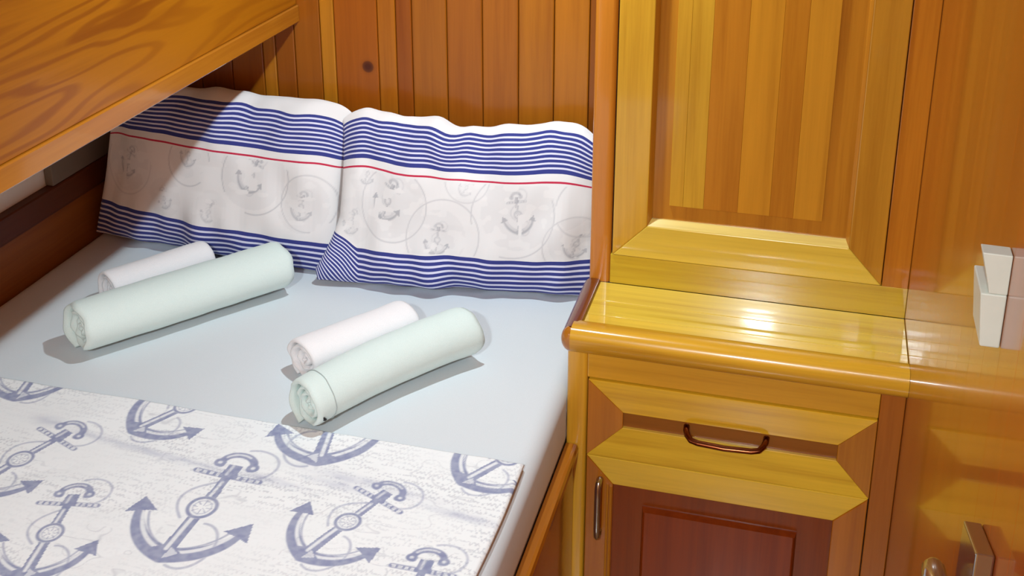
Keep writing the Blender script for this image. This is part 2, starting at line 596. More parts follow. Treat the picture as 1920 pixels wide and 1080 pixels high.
link('raised_panel', bm, WOOD_DARK, ND, (132, 52, 6))
for k in range(2):
    x = -0.288 + k * 0.006
    link('bead', tube([(x, YN - 0.0035, nz0 + 0.05 - 0.004 * k), (x, YN - 0.0035, -1.298 - 0.004 * k)], 0.0022, 8), WOOD['z'], ND, (180, 114, 30), smooth=True)
hz = [(-0.3015, YN, -1.292), (-0.3015, YN - 0.012, -1.288), (-0.3015, YN - 0.021, -1.290), (-0.3015, YN - 0.0255, -1.297), (-0.3015, YN - 0.0265, -1.312), (-0.3015, YN - 0.027, -1.345),
      (-0.3015, YN - 0.0265, -1.380), (-0.3015, YN - 0.0255, -1.394), (-0.3015, YN - 0.021, -1.401), (-0.3015, YN - 0.012, -1.403), (-0.3015, YN, -1.399)]
h = link('handle', tube(hz, 0.0058, 12), CHROME, ND, smooth=True)
h['label'] = 'chrome bow handle'

# ------------------------------------------------------------------ overhead locker above the left of the bed
ol = thing('overhead_locker', (-1.3, 1.2, -0.625), 'wooden overhead locker with a broad wavy-grained front board above the left of the bed', 'locker')
XO = -1.05
link('front_board', box(XO - 0.02, XO, 0.25, YB - 0.001, -0.5885, CEIL - 0.002, 0.0015), WOOD_WAVE, ol, (171, 105, 8))
bm = bmesh.new()
pr = [(XO - 0.022, -0.626), (XO + 0.002, -0.626), (XO + 0.0045, -0.6235), (XO + 0.0045, -0.5915), (XO + 0.0030, -0.589), (XO - 0.022, -0.589)]
yy = np.linspace(0.25, YB - 0.001, 12)
link('edge_trim', sweep(pr, lambda i, p: (p[0], yy[i], p[1]), 12), WOOD['y'], ol, (186, 119, 29), smooth=False)
bm.free()
link('bottom_panel', box(XH + 0.003, XO - 0.0225, 0.25, YB - 0.001, -0.623, -0.608), WOOD['y'], ol, (146, 89, 25))

# ------------------------------------------------------------------ hull-side berth board
structure('trim_2', box(XH + 0.0005, -1.528, 0.3, YB - 0.001, -1.25, -1.014, 0.003), WOOD_MATTE, tint=(146, 84, 22))
bm = bmesh.new()
pr = [(XH + 0.0005, -1.0135), (-1.520, -1.0135), (-1.519, -1.008), (-1.527, -0.966), (-1.530, -0.963), (XH + 0.0005, -0.963)]
yy = np.linspace(0.3, YB - 0.001, 8)
bm.free()
structure('trim_3', sweep(pr, lambda i, p: (p[0], yy[i], p[1]), 8), WOOD_MATTE, tint=(92, 44, 16))  # upper strip; its shade is put into the darker tint

# ------------------------------------------------------------------ bed base, mattress
bb = thing('bed_base', (-0.95, 1.2, FLOOR), 'varnished wooden bed base under the white mattress', 'bed')
link('side_board', box(XL + 0.001, -0.350, 0.45, YN - 0.002, FLOOR, -1.251, 0.001), WOOD['y'], bb, (162, 89, 22))
pr = [(XL + 0.001, -1.2505), (-0.344, -1.2505), (-0.3425, -1.247), (-0.3425, -1.236), (-0.345, -1.2295), (-0.350, -1.228), (-0.364, -1.228), (XL + 0.001, -1.229)]
yy = np.linspace(0.45, YN - 0.002, 8)
link('edge_cap', sweep(pr, lambda i, p: (p[0], yy[i], p[1]), 8), WOOD['y'], bb, (166, 98, 22))
link('slat_deck', box(-1.526, XL - 0.003, 0.45, YB - 0.002, -1.272, -1.252, 0.001), WOOD['y'], bb, (146, 93, 33))
link('end_board', box(-1.526, XL - 0.003, 0.45, 0.47, FLOOR, -1.273, 0.001), WOOD['x'], bb, (156, 96, 29))


def fnoise(p, s):
    return noise.noise(Vector(p) * s)


def rounded_slab(x0, x1, y0, y1, z0, z1, r, nx, ny, nr=6):
    """mattress: top grid with rolled edges down to z0"""
    def axis(a0, a1, n):
        out = []
        for k in range(nr):
            t = math.pi / 2 * k / nr
            out.append((a0 + r * (1 - math.sin(math.pi / 2 * k / nr)) * 0 + r * (1 - math.cos(t)) * 0 + r * (math.sin(t) * 0 + (1 - math.cos(t)))
                        if False else a0 + r * (1 - math.cos(t)), r * (1 - math.sin(t))))
        for k in range(n + 1):
            out.append((a0 + r + (a1 - a0 - 2 * r) * k / n, 0.0))
        for k in range(nr - 1, -1, -1):
            t = math.pi / 2 * k / nr
            out.append((a1 - r * (1 - math.cos(t)), r * (1 - math.sin(t))))
        return out
    ax, ay = axis(x0, x1, nx), axis(y0, y1, ny)
    bm = bmesh.new()
    grid = []
    for (x, dx) in ax:
        row = []
        for (y, dy) in ay:
            d = math.sqrt(dx * dx + dy * dy)
            d = min(d, r)
            z = z1 - d + 0.0016 * fnoise((x, y, 0.3), 5.0) + 0.0006 * fnoise((x, y, 4.3), 21.0)
            row.append(bm.verts.new((x, y, z)))
        grid.append(row)
    for i in range(len(ax) - 1):
        for j in range(len(ay) - 1):
            bm.faces.new((grid[i][j], grid[i + 1][j], grid[i + 1][j + 1], grid[i][j + 1]))
    # skirt
    loop = [grid[i][0] for i in range(len(ax))] + [grid[-1][j] for j in range(1, len(ay))] + \
           [grid[i][-1] for i in range(len(ax) - 2, -1, -1)] + [grid[0][j] for j in range(len(ay) - 2, 0, -1)]
    low = []
    cx, cy = (x0 + x1) / 2, (y0 + y1) / 2
    prev = loop
    for zz, ins in ((z0 + 0.03, 0.0), (z0 + 0.008, 0.003), (z0, 0.012)):
        cur = []
        for v in loop:
            sx = (1 if v.co.x < cx else -1) if (abs(v.co.x - x0) < r * 0.5 or abs(v.co.x - x1) < r * 0.5) else 0
            sy = (1 if v.co.y < cy else -1) if (abs(v.co.y - y0) < r * 0.5 or abs(v.co.y - y1) < r * 0.5) else 0
            cur.append(bm.verts.new((v.co.x + sx * ins, v.co.y + sy * ins, zz)))
        n = len(loop)
        for i in range(n):
            bm.faces.new((prev[i], prev[(i + 1) % n], cur[(i + 1) % n], cur[i]))
        prev = cur
    bm.faces.new(prev)
    bmesh.ops.recalc_face_normals(bm, faces=bm.faces)
    return bm


mt = link('mattress', rounded_slab(-1.527, XL - 0.001, 0.46, YB - 0.004, -1.2515, ZM, 0.032, 70, 80), SHEET, None, smooth=True, org=(-0.95, 1.2, -1.2515))
tag(mt, 'thick mattress in a plain white fitted sheet, on the wooden bed base', 'mattress')

# ------------------------------------------------------------------ flat prints drawn as vertex data


def seg_dist(px, py, pts, widths=None):
    """distance of points to a polyline, minus its local half width"""
    best = np.full(px.shape, 1e9)
    for k in range(len(pts) - 1):
        (ax, ay), (bx, by) = pts[k], pts[k + 1]
        vx, vy = bx - ax, by - ay
        L = vx * vx + vy * vy + 1e-12
        t = np.clip(((px - ax) * vx + (py - ay) * vy) / L, 0, 1)
        d = np.hypot(px - ax - t * vx, py - ay - t * vy)
        if widths is not None:
            d = d - (widths[k] * (1 - t) + widths[k + 1] * t)
        best = np.minimum(best, d)
    return best


def in_poly(px, py, pts):
    c = np.zeros(px.shape, bool)
    n = len(pts)
    for i in range(n):
        (x1, y1), (x2, y2) = pts[i], pts[(i + 1) % n]
        if y1 == y2:
            continue
        cond = ((y1 > py) != (y2 > py)) & (px < (x2 - x1) * (py - y1) / (y2 - y1) + x1)
        c ^= cond
    return c


def arc(cx, cy, rx, ry, a0, a1, n=24):
    return [(cx + rx * math.cos(math.radians(a0 + (a1 - a0) * k / n)), cy + ry * math.sin(math.radians(a0 + (a1 - a0) * k / n))) for k in range(n + 1)]


def bez(p0, p1, p2, n=14):
    return [((1 - t) ** 2 * p0[0] + 2 * t * (1 - t) * p1[0] + t * t * p2[0], (1 - t) ** 2 * p0[1] + 2 * t * (1 - t) * p1[1] + t * t * p2[1]) for t in [k / n for k in range(n + 1)]]


def anchor_mask(u, v, soft, flip=1):
    """engraved anchor in its own frame: tip at (0,0), crown of the ring at (0,1); returns dark ink and light fill"""
    u = u * flip
    ink = np.zeros(u.shape)

    def add(d, amt=1.0):
        nonlocal ink
        ink = np.maximum(ink, amt * np.clip(0.5 - d / soft, 0, 1))

    def cut(d, amt=1.0):
        nonlocal ink
        ink = ink * (1 - amt * np.clip(0.5 - d / soft, 0, 1))
    # arms: thick crescents from the crown tip up to the flukes
    L = bez((0.0, 0.03), (-0.27, 0.10), (-0.345, 0.36))
    R = bez((0.0, 0.03), (0.26, 0.08), (0.33, 0.30))
    wl_ = [0.046 * (1 - k / len(L)) ** 0.6 + 0.017 for k in range(len(L))]
    add(seg_dist(u, v, L, wl_))
    add(seg_dist(u, v, R, wl_))
    # highlights inside the arms
    hi_l = [(x * 0.94 + 0.002, y + 0.020) for x, y in L[2:-1]]
    hi_r = [(x * 0.94 - 0.002, y + 0.020) for x, y in R[2:-1]]
    cut(seg_dist(u, v, hi_l) - 0.013, 0.85)
    add(seg_dist(u, v, [(x * 0.93, y + 0.030) for x, y in hi_l[1:-1]]) - 0.007, 0.75)
    add(seg_dist(u, v, [(x * 0.93, y + 0.030) for x, y in hi_r[1:-1]]) - 0.007, 0.75)
    cut(seg_dist(u, v, hi_r) - 0.013, 0.85)
    # crown wedge
    w = np.where(in_poly(u, v, [(0, -0.015), (-0.10, 0.075), (0.0, 0.12), (0.10, 0.06)]), -1, 1) * 0.02
    add(w)
    # flukes (arrow heads)
    for fx, fy, s in ((-0.345, 0.36, -1), (0.33, 0.30, 1)):
        tri = [(fx + s * 0.03, fy + 0.10), (fx - s * 0.105, fy + 0.0), (fx - s * 0.03, fy - 0.02), (fx + s * 0.075, fy - 0.06)]
        add(np.where(in_poly(u, v, tri), -1, 1) * 0.02)
    # shank
    add(np.where(in_poly(u, v, [(-0.045, 0.06), (0.045, 0.06), (0.028, 0.84), (-0.028, 0.84)]), -1, 1) * 0.02)
    cut(seg_dist(u, v, [(-0.012, 0.08), (-0.008, 0.36)]) - 0.013, 0.85)
    cut(seg_dist(u, v, [(-0.008, 0.56), (-0.004, 0.70)]) - 0.010, 0.85)
    cut(np.where(in_poly(u, v, [(0, 0.0), (0.012, 0.10), (0.075, 0.06)]), -1, 1) * 0.02, 0.6)
    # hub with a compass rose
    e = np.hypot(u / 0.95, v - 0.455)
    cut(e - 0.098, 1.0)
    add(np.abs(e - 0.088) - 0.012)
    add(np.abs(e - 0.058) - 0.004, 0.6)
    an = np.arctan2(v - 0.455, u)
    add(np.where((e < 0.066) & (np.abs(np.sin(an * 4)) < 0.33), -1, 1) * 0.02, 0.65)
    # stock (bound bar)
    tb_ = seg_dist(u, v, [(-0.215, 0.765), (0.215, 0.755)], [0.022, 0.022])
    add(tb_)
    cut(np.where((tb_ < -0.006) & (np.abs(np.sin(u * 70)) > 0.55) & (np.abs(u) > 0.06), -1, 1) * 0.02, 0.75)
    # ring and shackle
    add(seg_dist(u, v, arc(0, 0.885, 0.105, 0.085, 200, -20, 22), [0.026] * 23))
    add(np.where(in_poly(u, v, [(-0.055, 0.74), (0.055, 0.74), (0.045, 0.87), (-0.045, 0.87)]), -1, 1) * 0.02)
    for q in (-1, 1):
        add(np.hypot(u - q * 0.112, v - 0.872) - 0.040)
        cut(np.hypot(u - q * 0.112, v - 0.872) - 0.014, 0.8)
    cut(seg_dist(u, v, arc(0, 0.885, 0.105, 0.088, 150, 60, 12)) - 0.008, 0.7)
    cut(seg_dist(u, v, [(-0.018, 0.775), (-0.014, 0.86)]) - 0.010, 0.6)
    # loose rope
    rope = arc(0.10, 0.90, 0.16, 0.145, -95, 120, 20)
    add(np.abs(seg_dist(u, v, rope)) - 0.009, 0.55)
    rope2 = bez((0.02, 0.72), (-0.30, 0.55), (-0.08, 0.34), 18)
    add(np.abs(seg_dist(u, v, rope2)) - 0.009, 0.6)
    rope3 = arc(0.10, 0.14, 0.14, 0.19, 95, -110, 26)
    add(np.abs(seg_dist(u, v, rope3)) - 0.009, 0.6)
    return ink


def grid_mesh(name, V, nu, nv, attrs):
    """V: (nu, nv, 3) in units; returns mesh in metres relative to its mean, and the mean"""
    W = V.reshape(-1, 3) * S
    W[:, 2] += H
    c = W.mean(0)
    W = W - c
    i, j = np.meshgrid(np.arange(nu - 1), np.arange(nv - 1), indexing='ij')
    a = (i * nv + j).ravel()
    quads = np.stack([a, a + nv, a + nv + 1, a + 1], 1)
    me = bpy.data.meshes.new(name)
    me.vertices.add(len(W))
    me.vertices.foreach_set('co', W.astype(np.float32).ravel())
    me.loops.add(quads.size)
    me.loops.foreach_set('vertex_index', quads.astype(np.int32).ravel())
    me.polygons.add(len(quads))
    me.polygons.foreach_set('loop_start', np.arange(0, quads.size, 4, dtype=np.int32))
    me.update(calc_edges=True)
    for k, arr in attrs.items():
        at = me.attributes.new(k, 'FLOAT', 'POINT')
        at.data.foreach_set('value', arr.astype(np.float32).ravel())
    return me, Vector(c.tolist())


def smooth_noise(shape, step, seed):
    """cheap bilinear value noise on a grid"""
    r = np.random.default_rng(seed)
    n0, n1 = int(shape[0] / step[0]) + 3, int(shape[1] / step[1]) + 3
    t = r.random((n0, n1))
    x = np.arange(shape[0]) / step[0]
    y = np.arange(shape[1]) / step[1]
    xi, yi = x.astype(int), y.astype(int)
    fx, fy = x - xi, y - yi
    fx = (fx * fx * (3 - 2 * fx))[:, None]
    fy = (fy * fy * (3 - 2 * fy))[None, :]
    A, B = t[np.ix_(xi, yi)], t[np.ix_(xi + 1, yi)]
    Cc, Dd = t[np.ix_(xi, yi + 1)], t[np.ix_(xi + 1, yi + 1)]
    return (A * (1 - fx) + B * fx) * (1 - fy) + (Cc * (1 - fx) + Dd * fx) * fy


# ------------------------------------------------------------------ anchor-print bedspread
def build_bedspread():
    x0, x1, y0, y1 = -1.522, -0.383, 0.86, 1.487
    nx = 690
    # finer rows where the print is in view
    ya = np.concatenate([np.linspace(y0, 1.04, 14)[:-1], np.linspace(1.04, y1, 300)])
    xa = np.linspace(x0, x1, nx)
    ny = len(ya)
    X, Y = np.meshgrid(xa, ya, indexing='ij')
    Z = np.empty_like(X)
    cx, cy = np.meshgrid(np.linspace(x0, x1, 60), np.linspace(y0, y1, 36), indexing='ij')
    wav = np.array([[0.0030 * fnoise((a, b, 9.1), 6.0) + 0.0014 * fnoise((a, b, 2.2), 17.0) for b in cy[0]] for a in cx[:, 0]])
    gi = np.clip((X - x0) / (x1 - x0) * 59, 0, 58.999)
    gj = np.clip((Y - y0) / (y1 - y0) * 35, 0, 34.999)
    i0, j0 = gi.astype(int), gj.astype(int)
    fi, fj = gi - i0, gj - j0
    W = wav[i0, j0] * (1 - fi) * (1 - fj) + wav[i0 + 1, j0] * fi * (1 - fj) + wav[i0, j0 + 1] * (1 - fi) * fj + wav[i0 + 1, j0 + 1] * fi * fj
    Z = ZM + 0.0085 + np.abs(W) * 1.0
    # hem edges roll down to the sheet
    edge = np.minimum(np.minimum(x1 - X, X - x0), y1 - Y)
    Z -= 0.0050 * np.clip(1 - edge / 0.006, 0, 1) ** 2
    Xw = X + 0.004 * np.sin((Y - 1.2) * 9.0) * np.clip((X + 0.55) / 0.15, 0, 1)
    # print
    soft = 0.0022
    engr = 0.80 + 0.20 * smooth_noise(X.shape, (4, 4), 77)
    ink = np.zeros_like(X)
    anchors = [((-0.811, 1.147), 89.4, 0.249, 1), ((-0.625, 1.197), 68.5, 0.206, 1), ((-0.970, 1.063), 102.5, 0.205, 1), ((-1.173, 1.198), 71, 0.214, 1),
               ((-1.015, 1.402), 60, 0.215, 1), ((-0.692, 1.402), 100, 0.245, -1), ((-0.463, 1.414), 56, 0.206, 1), ((-1.256, 1.432), 103, 0.215, 1),
               ((-0.449, 1.062), 92, 0.205, 1), ((-1.385, 1.09), 90, 0.249, 1), ((-1.40, 1.36), 70, 0.206, 1), ((-0.76, 0.93), 70, 0.206, 1)]
    for (tx, ty), ang, Ls, fl in anchors:
        m = (np.abs(X - tx) < Ls * 1.3) & (np.abs(Y - ty) < Ls * 1.3)
        if not m.any():
            continue
        dx, dy = X[m] - tx, Y[m] - ty
        ca_, sa_ = math.cos(math.radians(ang)), math.sin(math.radians(ang))
        v = (dx * ca_ + dy * sa_) / Ls
        u = (dx * sa_ - dy * ca_) / Ls
        ink[m] = np.maximum(ink[m], anchor_mask(u, v, soft / Ls, fl))
    # faded script: short broken strokes on closely spaced slanting lines
    r = np.random.default_rng(11)
    t = (Y + 0.05 * X) / 0.0125
    row = np.floor(t)
    fr = t - row
    ph = np.sin(row * 12.9898) * 43758.5453
    ph = ph - np.floor(ph)
    wig = 0.5 + 0.22 * np.sin(X * 900 + ph * 50) + 0.16 * np.sin(X * 610 + ph * 91)
    word = smooth_noise(X.shape, (9, 2.2), 3)
    scrib = (np.abs(fr - wig) < 0.19) & (word > 0.46)
    patch = smooth_noise(X.shape, (90, 50), 5)
    scr = scrib * np.clip((patch - 0.2) * 1.8, 0.15, 1) * 0.6
    scr = np.maximum(scr, (smooth_noise(X.shape, (5, 3), 8) > 0.83) * np.clip((smooth_noise(X.shape, (60, 40), 9) - 0.55) * 3, 0, 1) * 0.4)
    # faded map outlines and smudges
    mp = smooth_noise(X.shape, (55, 40), 21) * 0.7 + smooth_noise(X.shape, (16, 12), 22) * 0.3
    coast = np.clip(1 - np.abs(mp - 0.52) / 0.012, 0, 1) * (smooth_noise(X.shape, (120, 80), 23) > 0.5) * 0.55
    sm = np.zeros_like(X)
    for (a, b, w_, h_) in ((-1.0, 1.365, 0.13, 0.008), (-0.87, 1.352, 0.10, 0.006), (-0.60, 1.375, 0.10, 0.012), (-0.44, 1.34, 0.06, 0.008), (-0.64, 1.36, 0.05, 0.01), (-1.16, 1.39, 0.03, 0.012), (-0.75, 1.345, 0.06, 0.008)):
        sm = np.maximum(sm, np.exp(-((X - a) / w_) ** 2 - ((Y - b + 0.12 * (X - a)) / h_) ** 2))
    sm = sm * (0.35 + 0.65 * smooth_noise(X.shape, (10, 5), 31)) * 0.75
    me, c = grid_mesh('bedspread', np.stack([Xw, Y, Z], 2), nx, ny, dict(ink=ink * engr, script=np.maximum(scr, coast), smudge=sm))
    w = NT('anchor_print_cotton')

    def at(nm):
        return w.n('ShaderNodeAttribute', attribute_name=nm).outputs['Fac']
    col = w.mix(w.math('MULTIPLY', at('script'), 0.6), lin(240, 244, 244), lin(150, 154, 168))
    col = w.mix(w.math('MULTIPLY', at('smudge'), 0.75), col, lin(158, 164, 190))
    col = w.mix(w.math('MULTIPLY', at('ink'), 0.92), col, lin(128, 136, 172))
    w.l(col, w.b.inputs['Base Color'])
    tc = w.n('ShaderNodeTexCoord').outputs['Object']
    w.bump(w.noise(tc, 900, 2, 0.6), 0.08, 0.0006)
    w.set(Roughness=0.9)
    w.b.inputs['Specular IOR Level'].default_value = 0.2
    o = link_mesh('bedspread', me, w.m, None, None, True, c)
    md = o.modifiers.new('thickness', 'SOLIDIFY')
    md.thickness = 0.004
    md.offset = -1
    return tag(o, 'folded white bedspread printed with blue-grey anchors and faint script, across the foot of the bed', 'bedspread')


build_bedspread()

# ------------------------------------------------------------------ pillows


def pillow_material():
    w = NT('nautical_pillowcase')
    v = w.n('ShaderNodeAttribute', attribute_name='height').outputs['Fac']
    mo = w.n('ShaderNodeAttribute', attribute_name='motif').outputs['Fac']

    def band(lo, hi):
        return w.math('MULTIPLY', w.math('GREATER_THAN', v, lo), w.math('LESS_THAN', v, hi))

    def stripes(lo, hi, n, duty):
        ph = w.math('FRACT', w.math('MULTIPLY', w.math('SUBTRACT', v, lo), (n - 1 + duty) / (hi - lo)))
        return w.math('MULTIPLY', band(lo, hi), w.math('LESS_THAN', ph, duty))
    blue = w.math('ADD', stripes(0.745, 0.960, 9, 0.60), stripes(-0.40, 0.228, 20, 0.60))
    blue = w.math('ADD', blue, band(0.737, 0.750))
    blue = w.math('MINIMUM', w.math('ADD', blue, band(0.217, 0.232)), 1.0)
    tint = w.math('ADD', band(0.737, 0.960), band(-0.40, 0.232))
    base = w.mix(tint, lin(238, 238, 238), lin(222, 224, 246))
    col = w.mix(w.math('MULTIPLY', mo, 0.8), base, lin(150, 154, 164))
    col = w.mix(band(0.686, 0.697), col, lin(200, 50, 80))
    col = w.mix(blue, col, lin(58, 65, 138))
    w.l(col, w.b.inputs['Base Color'])
    tc = w.n('ShaderNodeTexCoord').outputs['Object']
    w.bump(w.noise(tc, 700, 2, 0.6), 0.08, 0.0006)
    w.set(Roughness=0.9)
    w.b.inputs['Specular IOR Level'].default_value = 0.2
    w.b.inputs['Sheen Weight'].default_value = 0.1
    return w.m


PILLOW_MAT = pillow_material()


def build_pillow(xa, xb, motifs, rings, seed, label, tall, ya, yb, twist=False, slant=0.0):
    """front and back sheets on a (across, up) grid; leans against the plank wall"""
    nu, nv = 240, 190
    rows = 2 * nv
    a = np.linspace(0, 1, nu)
    b = np.concatenate([np.linspace(0, 1, nv), np.linspace(1, 0, nv)])      # up the front, down the back
    side = np.concatenate([np.ones(nv), -np.ones(nv)])
    A, B = np.meshgrid(a, b, indexing='ij')
    Sd = np.broadcast_to(side, A.shape)
    ua, ub = 2 * A - 1, 2 * B - 1
    prof = np.clip((1 - np.abs(ua) ** 2.6), 0, 1) ** 0.55 * np.where(ub > 0, np.clip((1 - np.abs(ub) ** 2.4), 0, 1) ** 0.55, np.clip((1 - np.abs(ub) ** 7), 0, 1) ** 0.5)
    T = 0.062 * prof * np.where(Sd > 0, 1.0, np.clip(0.15 + 1.2 * A, 0, 0.5) if twist else 0.5)
    # softly scalloped outline
    hw = (xb - xa) / 2 * (1 - 0.035 * (1 - ub ** 2) + 0.012 * ub)
    Xc = (xa + xb) / 2 + ua * hw
    hgt = tall * (1 - 0.02 * (1 - ua ** 2))
    up = np.array([0.0, 0.16, 0.987])
    up /= np.linalg.norm(up)
    nrm = np.array([0.0, -up[2], up[1]])
    V = np.zeros(A.shape + (3,))
    V[..., 0] = Xc
    kk = A ** 1.6 if yb < ya else 1 - (1 - A) ** 1.6
    base_y, base_z = ya + (yb - ya) * kk, ZM + 0.005
    top_y = 2.112 - (0.018 if twist else 0.0) * (1 - A) ** 2
    # creases: noise that grows towards the edges
    cr = np.zeros(A.shape)
    off = seed * 7.7
    cu = np.linspace(0, 1, 61)
    cv = np.linspace(0, 1, 41)
    n1 = np.array([[fnoise((p * 5.2, q * 1.6 + 0.5 * p, off), 1.0) for q in cv] for p in cu])
    n2 = np.array([[fnoise((p * 12.0, q * 4.0, off + 3), 1.0) for q in cv] for p in cu])

    def look(n, A_, B_):
        gi = np.clip(A_ * 60, 0, 59.999)
        gj = np.clip(B_ * 40, 0, 39.999)
        i0, j0 = gi.astype(int), gj.astype(int)
        fi, fj = gi - i0, gj - j0
        return n[i0, j0] * (1 - fi) * (1 - fj) + n[i0 + 1, j0] * fi * (1 - fj) + n[i0, j0 + 1] * (1 - fi) * fj + n[i0 + 1, j0 + 1] * fi * fj
    e = np.clip(1 - np.minimum(np.minimum(A, 1 - A) * 1.3, np.minimum(B, 1 - B)) / 0.42, 0, 1)
    crease = (look(n1, A, B) * 0.022 + look(n2, A, B) * 0.012) * (0.25 + e)
    Tn = T * Sd + crease * np.clip(prof * 1.6, 0, 1) * (Sd > 0)
    rim = (look(n1, A, np.full_like(B, 0.5)) * 0.014 + look(n2, A, np.full_like(B, 0.3)) * 0.006) * np.clip((B - 0.55) / 0.45, 0, 1)
    rim = rim * (1.5 if twist else 0.8)
    if twist:
        rim = rim + 0.020 * np.exp(-((A - 0.10) / 0.09) ** 2) * np.clip((B - 0.4) / 0.6, 0, 1)
    rim = rim - 0.030 * np.abs(ua) ** 9 * np.clip((B - 0.5) / 0.5, 0, 1)
    hh = B * hgt + rim
    V[..., 1] = base_y + (top_y - base_y) * hh / tall + nrm[1] * Tn
    V[..., 2] = base_z + up[2] * hh + nrm[2] * Tn
    height = B + (0.0 if twist else 0.055 * A ** 2) + 0.012 * look(n1, 1 - A, B) * (0.3 + e) + 0.010 * look(n2, A, 1 - B) * e
    if twist:
        # lower left corner is tucked and twisted: stripes swirl and the cloth bunches towards the camera
        d = np.hypot((A - 0.0) / 0.115, (B - 0.06) / 0.34)
        k = np.clip(1 - d, 0, 1) ** 1.3
        height = height - k * 0.34 + 0.03 * k * np.sin(A * 60)
        V[..., 1] -= 0.020 * k * (Sd > 0)
        V[..., 0] -= 0.030 * k
        V[..., 2] += 0.012 * k
    V[..., 0] += slant * B * (1 - A) ** 2
    V[..., 2] = np.maximum(V[..., 2], ZM + 0.003 + 0.002 * (Sd > 0))
    V[..., 1] = np.minimum(V[..., 1], YB - 0.006)
    motif = np.zeros(A.shape)
    wpx, hpx = (xb - xa), tall
    motifs = [(p, q * 1.15, *o) for p, q, *o in motifs]
    rings = [(p, q * 1.15, *o) for p, q, *o in rings]
    rr = np.random.default_rng(seed)
    fm = Sd > 0
    for (ma, mb, sz, ang, amt) in motifs:
        dx, dy = (A - ma) * wpx, (B - mb) * hpx
        m = (np.hypot(dx, dy) < sz * 0.9) & fm
        ca_, sa_ = math.cos(math.radians(ang)), math.sin(math.radians(ang))
        v = (dx[m] * ca_ + dy[m] * sa_) / sz + 0.5
        u = (dx[m] * sa_ - dy[m] * ca_) / sz
        msk = anchor_mask(u, v, 0.05, 1)
        broken = (smooth_noise(A.shape, (7, 7), int(seed * 10 + ma * 50))[m] > 0.34)
        motif[m] = np.maximum(motif[m], msk * amt * broken)
    for (ma, mb, rad, amt) in rings:
        d = np.abs(np.hypot((A - ma) * wpx, (B - mb) * hpx) - rad)
        k = np.clip(1.3 - d / 0.0016, 0, 1) * amt * (smooth_noise(A.shape, (25, 25), int(ma * 99 + 3)) > 0.25)
        motif = np.maximum(motif, k * fm)
    motif *= (height > 0.24) & (height < 0.675)
    me, c = grid_mesh('pillow', V, nu, rows, dict(height=height, motif=motif))
    o = link_mesh('pillow', me, PILLOW_MAT, None, None, True, c)
    return tag(o, label, 'pillow', 'striped nautical pillows')


build_pillow(-1.522, -0.907,
             [(0.14, 0.46, 0.075, 70, 0.9), (0.43, 0.56, 0.060, 75, 0.8), (0.69, 0.49, 0.085, 70, 1.0), (0.33, 0.30, 0.05, 110, 0.7), (0.53, 0.27, 0.05, 75, 0.6), (0.88, 0.35, 0.065, 75, 0.8)],
             [(0.43, 0.52, 0.055, 0.5), (0.70, 0.47, 0.078, 0.55), (0.90, 0.36, 0.060, 0.45), (0.14, 0.46, 0.075, 0.3)],
             1, 'left striped pillow with anchor print, its upper corner shaded by the overhead locker', 0.352, 2.056, 2.004, slant=0.055)
build_pillow(-0.918, -0.377,
             [(0.22, 0.47, 0.085, 72, 1.0), (0.42, 0.29, 0.065, 85, 0.9), (0.72, 0.45, 0.085, 100, 1.0), (0.94, 0.30, 0.06, 70, 0.9), (0.12, 0.57, 0.045, 70, 0.7), (0.52, 0.57, 0.04, 60, 0.5), (0.07, 0.33, 0.05, 75, 0.6)],
             [(0.24, 0.44, 0.072, 0.5), (0.44, 0.30, 0.075, 0.45), (0.70, 0.43, 0.085, 0.45), (0.97, 0.48, 0.06, 0.4), (0.93, 0.28, 0.06, 0.4), (0.52, 0.60, 0.045, 0.35)],
             2, 'right striped pillow with anchor print, pushed against the wardrobe post', 0.336, 1.974, 2.050, twist=True)

# ------------------------------------------------------------------ rolled towels


